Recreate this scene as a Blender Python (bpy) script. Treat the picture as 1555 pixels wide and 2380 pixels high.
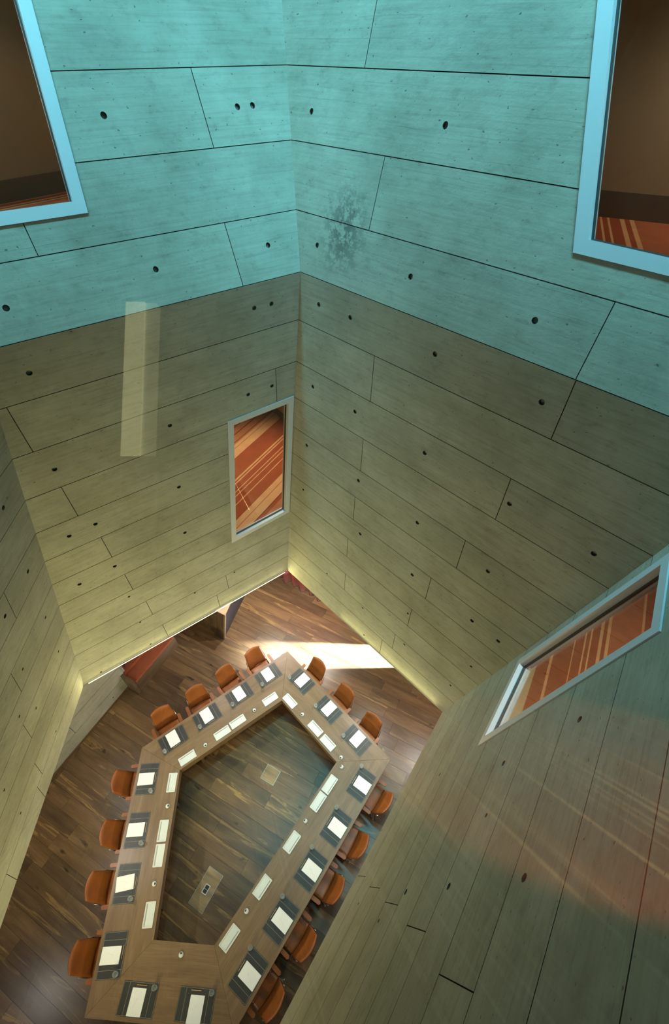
import bpy, math, random
import numpy as np
from mathutils import Vector, Matrix
from mathutils.geometry import tessellate_polygon

random.seed(7)
S = bpy.context.scene
for o in list(bpy.data.objects):
    bpy.data.objects.remove(o)
C = S.collection

# ------------------------------------------------------------------ camera
FPX, PITCH, EYE = 1070.0, math.radians(45.7), 10.84
cam = bpy.data.cameras.new('camera')
cam.sensor_fit = 'HORIZONTAL'
cam.sensor_width = 36.0
cam.lens = 36.0 * FPX / 1555.0
cam.clip_start = 0.02
camo = bpy.data.objects.new('camera', cam)
C.objects.link(camo)
camo.location = (0, 0, EYE)
camo.rotation_euler = (math.pi / 2 - PITCH, 0, 0)
S.camera = camo

# ------------------------------------------------------------------ world, light, exposure
W = bpy.data.worlds.new('world')
S.world = W
W.use_nodes = True
W.node_tree.nodes['Background'].inputs[0].default_value = (0.30, 0.75, 0.85, 1)
W.node_tree.nodes['Background'].inputs[1].default_value = 0.05
S.view_settings.view_transform = 'Standard'
S.view_settings.look = 'None'
S.view_settings.exposure = 0.0
S.view_settings.gamma = 1.0
S.view_settings.use_curve_mapping = False


def lamp(name, kind, loc, aim, power, color, **kw):
    l = bpy.data.lights.new(name, kind)
    l.energy = power
    l.color = color
    for k, v in kw.items():
        setattr(l, k, v)
    o = bpy.data.objects.new(name, l)
    C.objects.link(o)
    o.location = loc
    d = Vector(aim) - Vector(loc)
    o.rotation_euler = d.to_track_quat('-Z', 'Y').to_euler()
    return o


WARM = (1.0, 0.86, 0.35)
# daylight through the rooflight at the top of the shaft
# (two glazed slots in the roof, above the flaring upper walls)
def roof_slot(a, b, power):
    """strip of glazing from a to b, tilted so that its light falls on the wall behind it"""
    a, b = Vector(a), Vector(b)
    x = (b - a).normalized()
    out = Vector((-x.y, x.x, 0))
    z = (Vector((0, 0, 1)) * math.cos(TILT) - out * math.sin(TILT)).normalized()      # the lamp shines along -z
    o = lamp('rooflight_slot', 'AREA', a, b, power, (0.25, 0.90, 1.0), shape='RECTANGLE', size=(b - a).length, size_y=0.5,
             spread=math.radians(105))
    o.matrix_world = Matrix.Translation((a + b) / 2) @ Matrix((x, z.cross(x), z)).transposed().to_4x4()


TILT = math.radians(8)
roof_slot((-4.24, 2.525, 14.6), (-0.40, 5.38, 14.6), 176)
roof_slot((-0.32, 5.38, 14.6), (3.05, 1.88, 14.6), 222)
# downlights round the shaft opening, plus spots added to brighten outer floor and curtain
SPOTS = [((-3.1, 5.1), (-1.9, 2.4), 70), ((0.9, 4.6), (-1.4, 2.6), 165), ((1.2, 1.2), (-1.9, 2.2), 85),
         ((-4.7, 1.6), (-2.0, 2.4), 125), ((-3.4, -3.6), (-2.4, 0.6), 150), ((-1.9, 6.9), (-1.3, 5.9), 420),
         ((2.3, 3.9), (1.3, 4.0), 190), ((-5.2, 3.2), (-4.9, 2.4), 70), ((-0.5, 6.5), (-1.05, 7.6), 380), ((-6.0, -0.5), (-5.0, 0.3), 80)]
for (sx, sy), (tx, ty), p in SPOTS:
    lamp('ceiling_spot', 'SPOT', (sx, sy, 3.2), (tx, ty, 0.3), p, (1.0, 0.95, 0.88), spot_size=math.radians(120), spot_blend=0.6,
         shadow_soft_size=0.018)
# low daylight falling across the floor from the doorway on the far right
lamp('doorway_daylight', 'SPOT', (12.0, 5.35, 4.4), (0.9, 5.42, 0.0), 520000, (0.80, 0.90, 1.0), spot_size=math.radians(10.5),
     spot_blend=0.75, shadow_soft_size=0.12)

# ------------------------------------------------------------------ helpers
cP, sP = math.cos(PITCH), math.sin(PITCH)
O = np.array([0, 0, EYE])


def ray(x, y):
    u = (x - 777.5) / FPX
    v = (y - 1190.0) / FPX
    return np.array([u, cP - v * sP, -sP - v * cP])


def atz(x, y, z):
    d = ray(x, y)
    t = (z - EYE) / d[2]
    return np.array([d[0] * t, d[1] * t, z])


def plane(a, b, c):
    n = np.cross(b - a, c - a)
    n = n / np.linalg.norm(n)
    return n, float(n @ a)


def hit(x, y, pl):
    d = ray(x, y)
    return O + d * ((pl[1] - pl[0] @ O) / (pl[0] @ d))


def meet(*p):
    return np.linalg.solve(np.array([q[0] for q in p]), np.array([q[1] for q in p]))


def ZP(z):
    return np.array([0, 0, 1.0]), z


def mesh(name, verts, faces, mat=None, parent=None, smooth=False, matrix=None):
    me = bpy.data.meshes.new(name)
    me.from_pydata([tuple(map(float, v)) for v in verts], [], faces)
    me.update()
    if mat:
        me.materials.append(mat)
    if smooth:
        me.polygons.foreach_set('use_smooth', [True] * len(me.polygons))
    return link(name, me, parent, matrix)


def link(name, me, parent=None, matrix=None):
    o = bpy.data.objects.new(name, me)
    C.objects.link(o)
    if parent:
        o.parent = parent
    if matrix is not None:
        o.matrix_local = matrix
    return o


def tag(o, label=None, cat=None, group=None, kind=None):
    for k, v in (('label', label), ('category', cat), ('group', group), ('kind', kind)):
        if v:
            o[k] = v
    return o


def empty(name, matrix):
    o = bpy.data.objects.new(name, None)
    C.objects.link(o)
    o.empty_display_size = 0.1
    o.matrix_world = matrix
    return o


def frame(loc, ydir):
    """matrix with +y along ydir (horizontal), z up"""
    y = Vector((ydir[0], ydir[1], 0)).normalized()
    x = Vector((y.y, -y.x, 0))
    m = Matrix(((x.x, y.x, 0, loc[0]), (x.y, y.y, 0, loc[1]), (0, 0, 1, loc[2]), (0, 0, 0, 1)))
    return m


def box(cx, cy, cz, sx, sy, sz):
    v = [(cx + a * sx / 2, cy + b * sy / 2, cz + c * sz / 2) for a in (-1, 1) for b in (-1, 1) for c in (-1, 1)]
    f = [(0, 1, 3, 2), (4, 6, 7, 5), (0, 4, 5, 1), (2, 3, 7, 6), (0, 2, 6, 4), (1, 5, 7, 3)]
    return v, f


def join(*parts):
    V, F = [], []
    for v, f in parts:
        n = len(V)
        V += list(v)
        F += [tuple(i + n for i in q) for q in f]
    return V, F


def prism(poly, z0, z1, holes=()):
    """polygon (ccw, 2D) with holes, extruded z0..z1"""
    loops = [list(poly)] + [list(h) for h in holes]
    flat = [p for l in loops for p in l]
    n = len(flat)
    if len(loops) == 1 and len(poly) <= 6:
        tris = [tuple(range(len(poly)))]
    else:
        tris = [tuple(t) for t in tessellate_polygon([[Vector((p[0], p[1], 0)) for p in l] for l in loops])]
    V = [(p[0], p[1], z1) for p in flat] + [(p[0], p[1], z0) for p in flat]
    F = []
    for t in tris:
        a = 0
        for i in range(len(t)):
            p, q = flat[t[i]], flat[t[(i + 1) % len(t)]]
            a += p[0] * q[1] - q[0] * p[1]
        if a < 0:
            t = t[::-1]
        F.append(tuple(t))
        F.append(tuple(i + n for i in t[::-1]))
    s = 0
    for li, l in enumerate(loops):
        k = len(l)
        ar = sum(l[i][0] * l[(i + 1) % k][1] - l[(i + 1) % k][0] * l[i][1] for i in range(k))
        for i in range(k):
            a, b = s + i, s + (i + 1) % k
            q = (a, a + n, b + n, b)
            if (ar > 0) != (li == 0):
                q = q[::-1]
            F.append(q)
        s += k
    return V, F


def rrect(w, h, r, n=4):
    p = []
    for cx, cy, a0 in ((w / 2 - r, h / 2 - r, 0), (-w / 2 + r, h / 2 - r, 90), (-w / 2 + r, -h / 2 + r, 180), (w / 2 - r, -h / 2 + r, 270)):
        for i in range(n + 1):
            a = math.radians(a0 + 90 * i / n)
            p.append((cx + r * math.cos(a), cy + r * math.sin(a)))
    return p


def lathe(prof, n=20, cx=0, cy=0, cz=0):
    V, F = [], []
    for r, z in prof:
        for i in range(n):
            a = 2 * math.pi * i / n
            V.append((cx + r * math.cos(a), cy + r * math.sin(a), cz + z))
    for j in range(len(prof) - 1):
        for i in range(n):
            k = (i + 1) % n
            F.append((j * n + i, j * n + k, (j + 1) * n + k, (j + 1) * n + i))
    if prof[0][0] > 1e-4:
        F.append(tuple(range(n))[::-1])
    if prof[-1][0] > 1e-4:
        m = (len(prof) - 1) * n
        F.append(tuple(m + i for i in range(n)))
    return V, F


def tube(pts, r, n=8):
    P = [Vector(p) for p in pts]
    V, F = [], []
    for i, p in enumerate(P):
        t = (P[min(i + 1, len(P) - 1)] - P[max(i - 1, 0)]).normalized()
        a = t.cross(Vector((0, 0, 1)))
        if a.length < 1e-3:
            a = Vector((1, 0, 0))
        a.normalize()
        b = t.cross(a)
        rr = r[i] if isinstance(r, (list, tuple)) else r
        for k in range(n):
            g = 2 * math.pi * k / n
            V.append(tuple(p + a * rr * math.cos(g) + b * rr * math.sin(g)))
    for i in range(len(P) - 1):
        for k in range(n):
            F.append((i * n + k, i * n + (k + 1) % n, (i + 1) * n + (k + 1) % n, (i + 1) * n + k))
    F.append(tuple(range(n))[::-1])
    F.append(tuple((len(P) - 1) * n + k for k in range(n)))
    return V, F


def slab(fn, nu, nv, thick, nrm):
    """grid surface fn(u,v) in 0..1, thickened along nrm(u,v)"""
    V, F = [], []
    for s in (0, 1):
        for j in range(nv + 1):
            for i in range(nu + 1):
                u, v = i / nu, j / nv
                p = Vector(fn(u, v))
                if s:
                    e = min(u, 1 - u, v, 1 - v)
                    p = p + Vector(nrm(u, v)) * thick * (0.55 + 0.45 * min(1, e * 8))
                V.append(tuple(p))
    m = (nu + 1) * (nv + 1)

    def ix(s, i, j):
        return s * m + j * (nu + 1) + i
    for j in range(nv):
        for i in range(nu):
            F.append((ix(1, i, j), ix(1, i + 1, j), ix(1, i + 1, j + 1), ix(1, i, j + 1)))
            F.append((ix(0, i, j + 1), ix(0, i + 1, j + 1), ix(0, i + 1, j), ix(0, i, j)))
    for i in range(nu):
        F.append((ix(0, i, 0), ix(0, i + 1, 0), ix(1, i + 1, 0), ix(1, i, 0)))
        F.append((ix(1, i, nv), ix(1, i + 1, nv), ix(0, i + 1, nv), ix(0, i, nv)))
    for j in range(nv):
        F.append((ix(1, 0, j), ix(1, 0, j + 1), ix(0, 0, j + 1), ix(0, 0, j)))
        F.append((ix(0, nu, j), ix(0, nu, j + 1), ix(1, nu, j + 1), ix(1, nu, j)))
    return V, F


# ------------------------------------------------------------------ materials
def newmat(name):
    m = bpy.data.materials.new(name)
    m.use_nodes = True
    nt = m.node_tree
    return m, nt, nt.nodes['Principled BSDF']


def N(nt, t, **kw):
    n = nt.nodes.new(t)
    for k, v in kw.items():
        if k.startswith('i_'):
            n.inputs[k[2:].replace('_', ' ')].default_value = v
        else:
            setattr(n, k, v)
    return n


def ramp(nt, src, stops, interp='LINEAR'):
    r = N(nt, 'ShaderNodeValToRGB')
    cr = r.color_ramp
    cr.interpolation = interp
    while len(cr.elements) < len(stops):
        cr.elements.new(0.5)
    for e, (p, c) in zip(cr.elements, stops):
        e.position = p
        e.color = (*c, 1) if len(c) == 3 else c
    nt.links.new(src, r.inputs[0])
    return r.outputs[0]


def coords(nt, scale=(1, 1, 1), rand=False, obj=True, rot=(0, 0, 0)):
    tc = N(nt, 'ShaderNodeTexCoord')
    mp = N(nt, 'ShaderNodeMapping')
    mp.inputs['Scale'].default_value = scale
    mp.inputs['Rotation'].default_value = rot
    nt.links.new(tc.outputs['Object'], mp.inputs[0])
    if rand:
        oi = N(nt, 'ShaderNodeObjectInfo')
        mu = N(nt, 'ShaderNodeVectorMath', operation='SCALE')
        cb = N(nt, 'ShaderNodeCombineXYZ')
        for i in range(3):
            nt.links.new(oi.outputs['Random'], cb.inputs[i])
        nt.links.new(cb.outputs[0], mu.inputs[0])
        mu.inputs['Scale'].default_value = 37.0
        nt.links.new(mu.outputs[0], mp.inputs['Location'])
    return mp.outputs[0]


def noise(nt, vec, scale, detail=4, rough=0.55, dist=0.0):
    n = N(nt, 'ShaderNodeTexNoise')
    n.inputs['Scale'].default_value = scale
    n.inputs['Detail'].default_value = detail
    n.inputs['Roughness'].default_value = rough
    n.inputs['Distortion'].default_value = dist
    nt.links.new(vec, n.inputs['Vector'])
    return n.outputs['Fac']


def mix(nt, a, b, fac, blend='MIX'):
    m = N(nt, 'ShaderNodeMix', data_type='RGBA', blend_type=blend)
    for i, s in ((0, fac), (6, a), (7, b)):
        if isinstance(s, (int, float)):
            m.inputs[i].default_value = s
        elif isinstance(s, tuple):
            m.inputs[i].default_value = (*s, 1)
        else:
            nt.links.new(s, m.inputs[i])
    return m.outputs[2]


def bump(nt, bsdf, h, strength, dist=0.01):
    b = N(nt, 'ShaderNodeBump')
    b.inputs['Strength'].default_value = strength
    b.inputs['Distance'].default_value = dist
    nt.links.new(h, b.inputs['Height'])
    nt.links.new(b.outputs[0], bsdf.inputs['Normal'])


def plain(name, col, rough=0.5, metal=0.0, **kw):
    m, nt, b = newmat(name)
    b.inputs['Base Color'].default_value = (*col, 1)
    b.inputs['Roughness'].default_value = rough
    b.inputs['Metallic'].default_value = metal
    for k, v in kw.items():
        b.inputs[k.replace('_', ' ')].default_value = v
    return m


def mk_concrete(name='board_marked_concrete', patch=None):
    m, nt, b = newmat(name)
    L = nt.links
    grain = noise(nt, coords(nt, (0.5, 11.0, 1.0)), 3.0, 9, 0.66, 0.35)
    blotch = noise(nt, coords(nt), 1.3, 6, 0.65)
    cloud = noise(nt, coords(nt, (1.0, 1.8, 1)), 6.0, 6, 0.7)
    pits = noise(nt, coords(nt, (1.0, 1.5, 1.0)), 24.0, 2, 0.5)
    specks = noise(nt, coords(nt, (1.0, 1.4, 1.0)), 75.0, 2, 0.45)
    # faint edges of the narrow boards within each form panel
    sp = N(nt, 'ShaderNodeSeparateXYZ')
    L.new(coords(nt), sp.inputs[0])
    wob = N(nt, 'ShaderNodeMath', operation='MULTIPLY_ADD')
    L.new(blotch, wob.inputs[0])
    wob.inputs[1].default_value = 0.05
    L.new(sp.outputs['Y'], wob.inputs[2])
    fq = N(nt, 'ShaderNodeMath', operation='MULTIPLY')
    L.new(wob.outputs[0], fq.inputs[0])
    fq.inputs[1].default_value = 1 / 0.1335
    fr = N(nt, 'ShaderNodeMath', operation='FRACT')
    L.new(fq.outputs[0], fr.inputs[0])
    line = ramp(nt, fr.outputs[0], [(0.0, (0.55, 0.55, 0.55)), (0.035, (1, 1, 1)), (0.97, (1, 1, 1)), (1.0, (0.55, 0.55, 0.55))])
    lm = ramp(nt, noise(nt, coords(nt, (0.7, 5.0, 1)), 1.7, 2, 0.5), [(0.48, (0, 0, 0)), (0.60, (0.5, 0.5, 0.5))])
    c = ramp(nt, grain, [(0.30, (0.315, 0.31, 0.29)), (0.50, (0.375, 0.37, 0.345)), (0.70, (0.41, 0.405, 0.38))])
    c = mix(nt, c, ramp(nt, blotch, [(0.36, (0.78, 0.775, 0.75)), (0.60, (1.03, 1.03, 1.03))]), 0.9, 'MULTIPLY')
    c = mix(nt, c, ramp(nt, cloud, [(0.30, (0.74, 0.735, 0.72)), (0.46, (1, 1, 1)), (0.72, (1.06, 1.06, 1.05))]), 0.8, 'MULTIPLY')
    c = mix(nt, c, ramp(nt, pits, [(0.26, (0.35, 0.35, 0.34)), (0.31, (1, 1, 1))]), 0.9, 'MULTIPLY')
    c = mix(nt, c, ramp(nt, specks, [(0.255, (0.5, 0.5, 0.5)), (0.30, (1, 1, 1))]), 0.6, 'MULTIPLY')
    c = mix(nt, c, line, lm, 'MULTIPLY')
    oi = N(nt, 'ShaderNodeObjectInfo')
    c = mix(nt, c, ramp(nt, oi.outputs['Random'], [(0.0, (0.92, 0.92, 0.92)), (1.0, (1.05, 1.05, 1.04))]), 1.0, 'MULTIPLY')
    if patch:
        vd = N(nt, 'ShaderNodeVectorMath', operation='DISTANCE')
        L.new(coords(nt, (1.25, 1.0, 1)), vd.inputs[0])
        vd.inputs[1].default_value = (patch[0] * 1.25, patch[1], 0)
        ms = ramp(nt, vd.outputs['Value'], [(0.10, (1, 1, 1)), (0.48, (0, 0, 0))])
        rough = ramp(nt, noise(nt, coords(nt), 11.0, 8, 0.75), [(0.47, (0.40, 0.42, 0.44)), (0.55, (1, 1, 1))])
        c = mix(nt, c, rough, ms, 'MULTIPLY')
    L.new(c, b.inputs['Base Color'])
    b.inputs['Roughness'].default_value = 0.72
    b.inputs['Specular IOR Level'].default_value = 0.25
    ad = N(nt, 'ShaderNodeMath', operation='MULTIPLY_ADD')
    L.new(grain, ad.inputs[0])
    ad.inputs[1].default_value = 0.6
    L.new(pits, ad.inputs[2])
    ad2 = N(nt, 'ShaderNodeMath', operation='MULTIPLY_ADD')
    L.new(cloud, ad2.inputs[0])
    ad2.inputs[1].default_value = 0.12
    L.new(ad.outputs[0], ad2.inputs[2])
    bump(nt, b, ad2.outputs[0], 0.3, 0.006)
    return m


def mk_wood(name, dark, mid, light, scale=1.0, rand=True, gloss=0.45, sap=None):
    m, nt, b = newmat(name)
    v = coords(nt, (0.9 * scale, 7.0 * scale, 2.0 * scale), rand)
    big = noise(nt, v, 1.1, 3, 0.5, 0.6)
    v2 = coords(nt, (1.6 * scale, 42.0 * scale, 8 * scale), rand)
    fine = noise(nt, v2, 2.2, 6, 0.65, 0.3)
    c = ramp(nt, big, [(0.30, dark), (0.50, mid), (0.72, light)])
    f = ramp(nt, fine, [(0.30, (0.66, 0.64, 0.62)), (0.60, (1.05, 1.05, 1.05))])
    c = mix(nt, c, f, 0.85, 'MULTIPLY')
    if sap:
        v3 = coords(nt, (0.35, 4.2, 1), rand)
        sp = noise(nt, v3, 1.0, 4, 0.55, 1.6)
        k = ramp(nt, sp, [(0.60, (0, 0, 0)), (0.635, (0.75, 0.75, 0.75)), (0.68, (0.05, 0.05, 0.05)), (0.80, (0.7, 0.7, 0.7))])
        c = mix(nt, c, sap, k)
        v4 = coords(nt, (1.0, 2.2, 1), rand)
        kn = noise(nt, v4, 2.6, 2, 0.4)
        kk = ramp(nt, kn, [(0.235, (0.9, 0.9, 0.9)), (0.30, (0, 0, 0))])
        c = mix(nt, c, tuple(x * 0.3 for x in dark), kk)
        oi = N(nt, 'ShaderNodeObjectInfo')
        r = ramp(nt, oi.outputs['Random'], [(0.0, (0.66, 0.67, 0.70)), (0.5, (1.0, 0.98, 0.95)), (1.0, (1.36, 1.30, 1.20))])
        c = mix(nt, c, r, 1.0, 'MULTIPLY')
    nt.links.new(c, b.inputs['Base Color'])
    b.inputs['Roughness'].default_value = gloss
    bump(nt, b, fine, 0.12, 0.003)
    return m


def mk_leather(name, col, rough=0.42):
    m, nt, b = newmat(name)
    v = coords(nt, (1, 1, 1), True)
    n1 = noise(nt, v, 5.0, 4, 0.6)
    c = ramp(nt, n1, [(0.3, tuple(x * 0.82 for x in col)), (0.7, tuple(min(1, x * 1.15) for x in col))])
    nt.links.new(c, b.inputs['Base Color'])
    b.inputs['Roughness'].default_value = rough
    g = N(nt, 'ShaderNodeTexVoronoi')
    g.inputs['Scale'].default_value = 260
    nt.links.new(v, g.inputs['Vector'])
    bump(nt, b, g.outputs['Distance'], 0.12, 0.002)
    return m


RED, ORG, DRK, CRM = (0.33, 0.075, 0.032), (0.42, 0.12, 0.055), (0.19, 0.04, 0.02), (0.66, 0.36, 0.19)
BRN = (0.45, 0.17, 0.085)
STRIPES_A = [(0.0, BRN), (0.05, RED), (0.0775, DRK), (0.084, CRM), (0.15, BRN), (0.16, CRM), (0.204, RED), (0.304, CRM), (0.31, RED), (0.3625, CRM),
             (0.369, RED), (0.392, CRM), (0.40, RED), (0.45, CRM), (0.461, RED), (0.475, CRM), (0.492, RED), (0.658, CRM), (0.735, BRN), (0.745, CRM),
             (0.775, BRN), (0.79, DRK), (0.797, BRN), (0.862, DRK), (0.872, BRN), (0.9325, DRK), (0.94, ORG)]
STRIPES_B = [(0.0, RED), (0.05, ORG), (0.10, CRM), (0.106, RED), (0.118, CRM), (0.123, RED), (0.184, CRM), (0.206, ORG), (0.432, CRM), (0.457, RED),
             (0.483, CRM), (0.504, RED), (0.5625, CRM), (0.571, RED), (0.598, CRM), (0.612, RED), (0.675, CRM), (0.682, RED), (0.811, CRM), (0.829, RED)]


def mk_carpet(name, angle, period, off, stops):
    m, nt, b = newmat(name)
    tc = N(nt, 'ShaderNodeTexCoord')
    mp = N(nt, 'ShaderNodeMapping')
    mp.inputs['Rotation'].default_value = (0, 0, -angle)
    nt.links.new(tc.outputs['Object'], mp.inputs[0])
    sx = N(nt, 'ShaderNodeSeparateXYZ')
    nt.links.new(mp.outputs[0], sx.inputs[0])
    mu = N(nt, 'ShaderNodeMath', operation='MULTIPLY_ADD')
    mu.inputs[1].default_value = 1.0 / period
    mu.inputs[2].default_value = off % 1.0 + 20.0
    nt.links.new(sx.outputs['Y'], mu.inputs[0])
    fr = N(nt, 'ShaderNodeMath', operation='FRACT')
    nt.links.new(mu.outputs[0], fr.inputs[0])
    c = ramp(nt, fr.outputs[0], stops, 'CONSTANT')
    n1 = noise(nt, mp.outputs[0], 90.0, 3, 0.6)
    n2 = noise(nt, mp.outputs[0], 5.0, 4, 0.6)
    f = ramp(nt, n1, [(0.3, (0.8, 0.8, 0.8)), (0.7, (1.1, 1.1, 1.1))])
    c = mix(nt, c, f, 0.8, 'MULTIPLY')
    f = ramp(nt, n2, [(0.3, (0.85, 0.83, 0.82)), (0.7, (1.08, 1.08, 1.08))])
    c = mix(nt, c, f, 0.8, 'MULTIPLY')
    nt.links.new(c, b.inputs['Base Color'])
    b.inputs['Roughness'].default_value = 0.95
    b.inputs['Specular IOR Level'].default_value = 0.1
    bump(nt, b, n1, 0.3, 0.004)
    return m


def mk_glass(name='window_glass', tint=(0.96, 0.98, 0.97), base=0.04, haze=0.0):
    m = bpy.data.materials.new(name)
    m.use_nodes = True
    nt = m.node_tree
    nt.nodes.remove(nt.nodes['Principled BSDF'])
    out = nt.nodes['Material Output']
    lw = N(nt, 'ShaderNodeLayerWeight')
    lw.inputs['Blend'].default_value = 0.5
    pw = N(nt, 'ShaderNodeMath', operation='POWER')
    nt.links.new(lw.outputs['Facing'], pw.inputs[0])
    pw.inputs[1].default_value = 5.0
    ma = N(nt, 'ShaderNodeMath', operation='MULTIPLY_ADD')
    nt.links.new(pw.outputs[0], ma.inputs[0])
    ma.inputs[1].default_value = 0.96
    ma.inputs[2].default_value = base
    tr = N(nt, 'ShaderNodeBsdfTransparent')
    tr.inputs[0].default_value = (*tint, 1)
    gl = N(nt, 'ShaderNodeBsdfGlossy')
    gl.inputs['Roughness'].default_value = 0.0
    mx = N(nt, 'ShaderNodeMixShader')
    nt.links.new(ma.outputs[0], mx.inputs[0])
    nt.links.new(tr.outputs[0], mx.inputs[1])
    nt.links.new(gl.outputs[0], mx.inputs[2])
    if haze:  # white diffuse share paints bright glints into the clear glass
        df = N(nt, 'ShaderNodeBsdfDiffuse')
        df.inputs[0].default_value = (0.85, 0.88, 0.85, 1)
        m2 = N(nt, 'ShaderNodeMixShader')
        m2.inputs[0].default_value = haze
        nt.links.new(mx.outputs[0], m2.inputs[1])
        nt.links.new(df.outputs[0], m2.inputs[2])
        mx = m2
    nt.links.new(mx.outputs[0], out.inputs[0])
    return m


def mk_emit(name, col, st):
    m, nt, b = newmat(name)
    b.inputs['Base Color'].default_value = (0.8, 0.8, 0.8, 1)
    b.inputs['Emission Color'].default_value = (*col, 1)
    b.inputs['Emission Strength'].default_value = st
    return m


M = dict(
    concrete=mk_concrete(),
    floor=mk_wood('oak_plank', (0.090, 0.051, 0.025), (0.130, 0.077, 0.038), (0.178, 0.110, 0.056), 1.0, True, 0.32, (0.32, 0.20, 0.08)),
    table=mk_wood('oak_veneer', (0.170, 0.102, 0.052), (0.205, 0.126, 0.066), (0.24, 0.152, 0.083), 1.0, True, 0.38),
    hatch=mk_wood('hatch_oak', (0.20, 0.135, 0.07), (0.28, 0.19, 0.095), (0.36, 0.25, 0.12), 1.2, True, 0.4),
    joinery=mk_wood('joinery_oak', (0.09, 0.058, 0.035), (0.12, 0.079, 0.048), (0.16, 0.107, 0.067), 1.0, True, 0.45),
    joinery_top=mk_wood('joinery_light_oak', (0.40, 0.28, 0.17), (0.48, 0.34, 0.21), (0.55, 0.40, 0.26), 1.0, True, 0.45),
    leather=mk_leather('tan_leather', (0.26, 0.074, 0.014), 0.40),
    bench=mk_leather('bench_leather', (0.30, 0.085, 0.045), 0.30),
    pad=mk_leather('charcoal_leather', (0.034, 0.034, 0.033), 0.45),
    stitch=plain('stitching_thread', (0.30, 0.28, 0.22), 0.7),
    paper=plain('paper', (0.86, 0.86, 0.86), 0.75),
    scribble=plain('pencil_lead', (0.66, 0.66, 0.68), 0.6),
    pencil=plain('pencil_lacquer', (0.62, 0.36, 0.16), 0.35),
    pencil_tip=plain('pencil_tip', (0.08, 0.07, 0.06), 0.5),
    white=plain('white_tray', (0.66, 0.68, 0.66), 0.35),
    slot=plain('tray_slot', (0.28, 0.29, 0.28), 0.5),
    black=plain('black_opening', (0.012, 0.012, 0.012), 0.4),
    chrome=plain('chrome', (0.82, 0.82, 0.82), 0.12, 1.0),
    steel=plain('brushed_steel', (0.55, 0.55, 0.52), 0.3, 1.0),
    frame=plain('window_frame_paint', (0.56, 0.57, 0.68), 0.4),
    gasket=plain('black_gasket', (0.03, 0.035, 0.04), 0.6),
    curtain=plain('red_curtain', (0.50, 0.004, 0.008), 0.85, 0.0, Sheen_Weight=0.3),
    plaster=plain('beige_plaster', (0.50, 0.38, 0.25), 0.85),
    white_ceiling=plain('white_ceiling', (0.75, 0.73, 0.68), 0.9),
    skirting=plain('dark_skirting', (0.16, 0.11, 0.075), 0.5),
    dark=plain('dark_panel', (0.05, 0.05, 0.065), 0.6),
    plug=plain('tie_hole_mortar', (0.22, 0.23, 0.24), 0.8),
    led=mk_emit('led_strip', (1.0, 0.95, 0.62), 3.0),
    lightbox=mk_emit('backlit_panel', (1.0, 0.92, 0.45), 2.2),
    lightbox_dim=mk_emit('backlit_panel_edge', (1.0, 0.92, 0.45), 0.7),
    joint=plain('joint_residue', (0.10, 0.10, 0.095), 0.9),  # dark grey for panel sides, shade painted into the gaps
    glass=mk_glass(),
)
M['tumbler'] = mk_glass('drinking_glass', (0.98, 0.99, 0.98), 0.08, 0.20)

# ------------------------------------------------------------------ the shaft: planes of its folded walls
ZC, ZF, ZT = 3.3, 9.083, 14.8
SL, SC, SR = atz(195, 1592, ZC), atz(668, 1325, ZC), atz(1028, 1655, ZC)
SB, SLB = atz(650, 2380, ZC), atz(0, 2160, ZC)
FC = atz(698, 632, ZF)
FL, FR = atz(0, 808, ZF), atz(1555, 960, ZF)
d = ray(655, 0)
CT = O + d * ((FC[1] - 0.5 * (ZF - EYE)) / (d[1] - 0.5 * d[2]))
pBL, pBR = plane(SL, SC, FC), plane(SC, SR, FC)
pLW = plane(hit(0, 978, pBL), SL, SLB)
pRW = plane(SR, hit(1555, 1265, pBR), SB)
pUL = plane(meet(pLW, pBL, ZP(ZF)), FC, CT)
pUR = plane(FC, meet(pRW, pBR, ZP(ZF)), CT)
LEAN = math.radians(25)
nN = np.array([0, math.cos(LEAN), -math.sin(LEAN)])
pNW = (nN, float(nN @ O + 0.30))
INSIDE = np.array([-1.2, 2.4, 7.0])


def inward(pl):
    n, k = pl
    return (n, k) if n @ INSIDE - k > 0 else (-n, -k)


pBL, pBR, pUL, pUR, pLW, pRW = map(inward, (pBL, pBR, pUL, pUR, pLW, pRW))
# the left wall folds outward above the fold line
qa, qb = meet(pLW, pBL, ZP(ZF)), meet(pLW, pNW, ZP(ZF))
pULW = inward(plane(qa, qb, qa + np.array([-0.35, 0.0, 1.0])))
ROWS = [3.3, 3.8, 4.25, 4.70, 5.14, 5.57, 6.03, 6.48, 6.97, 7.47, 8.01, 8.55, 9.083]
UROWS = [9.083, 9.605, 10.143, 10.675, 11.21, 11.75, 12.29, 12.83, 13.4, 13.9, 14.4, 14.8]


def clip(poly, a, b, c):
    """keep a*x+b*y+c >= 0"""
    out = []
    for i in range(len(poly)):
        p, q = poly[i], poly[(i + 1) % len(poly)]
        fp, fq = a * p[0] + b * p[1] + c, a * q[0] + b * q[1] + c
        if fp >= 0:
            out.append(p)
        if (fp > 0 and fq < 0) or (fp < 0 and fq > 0):
            t = fp / (fp - fq)
            out.append((p[0] + (q[0] - p[0]) * t, p[1] + (q[1] - p[1]) * t))
    return out


def area(poly):
    return 0.5 * sum(poly[i][0] * poly[(i + 1) % len(poly)][1] - poly[(i + 1) % len(poly)][0] * poly[i][1] for i in range(len(poly)))


def ccw(poly):
    return list(poly) if area(poly) > 0 else list(poly)[::-1]


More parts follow.
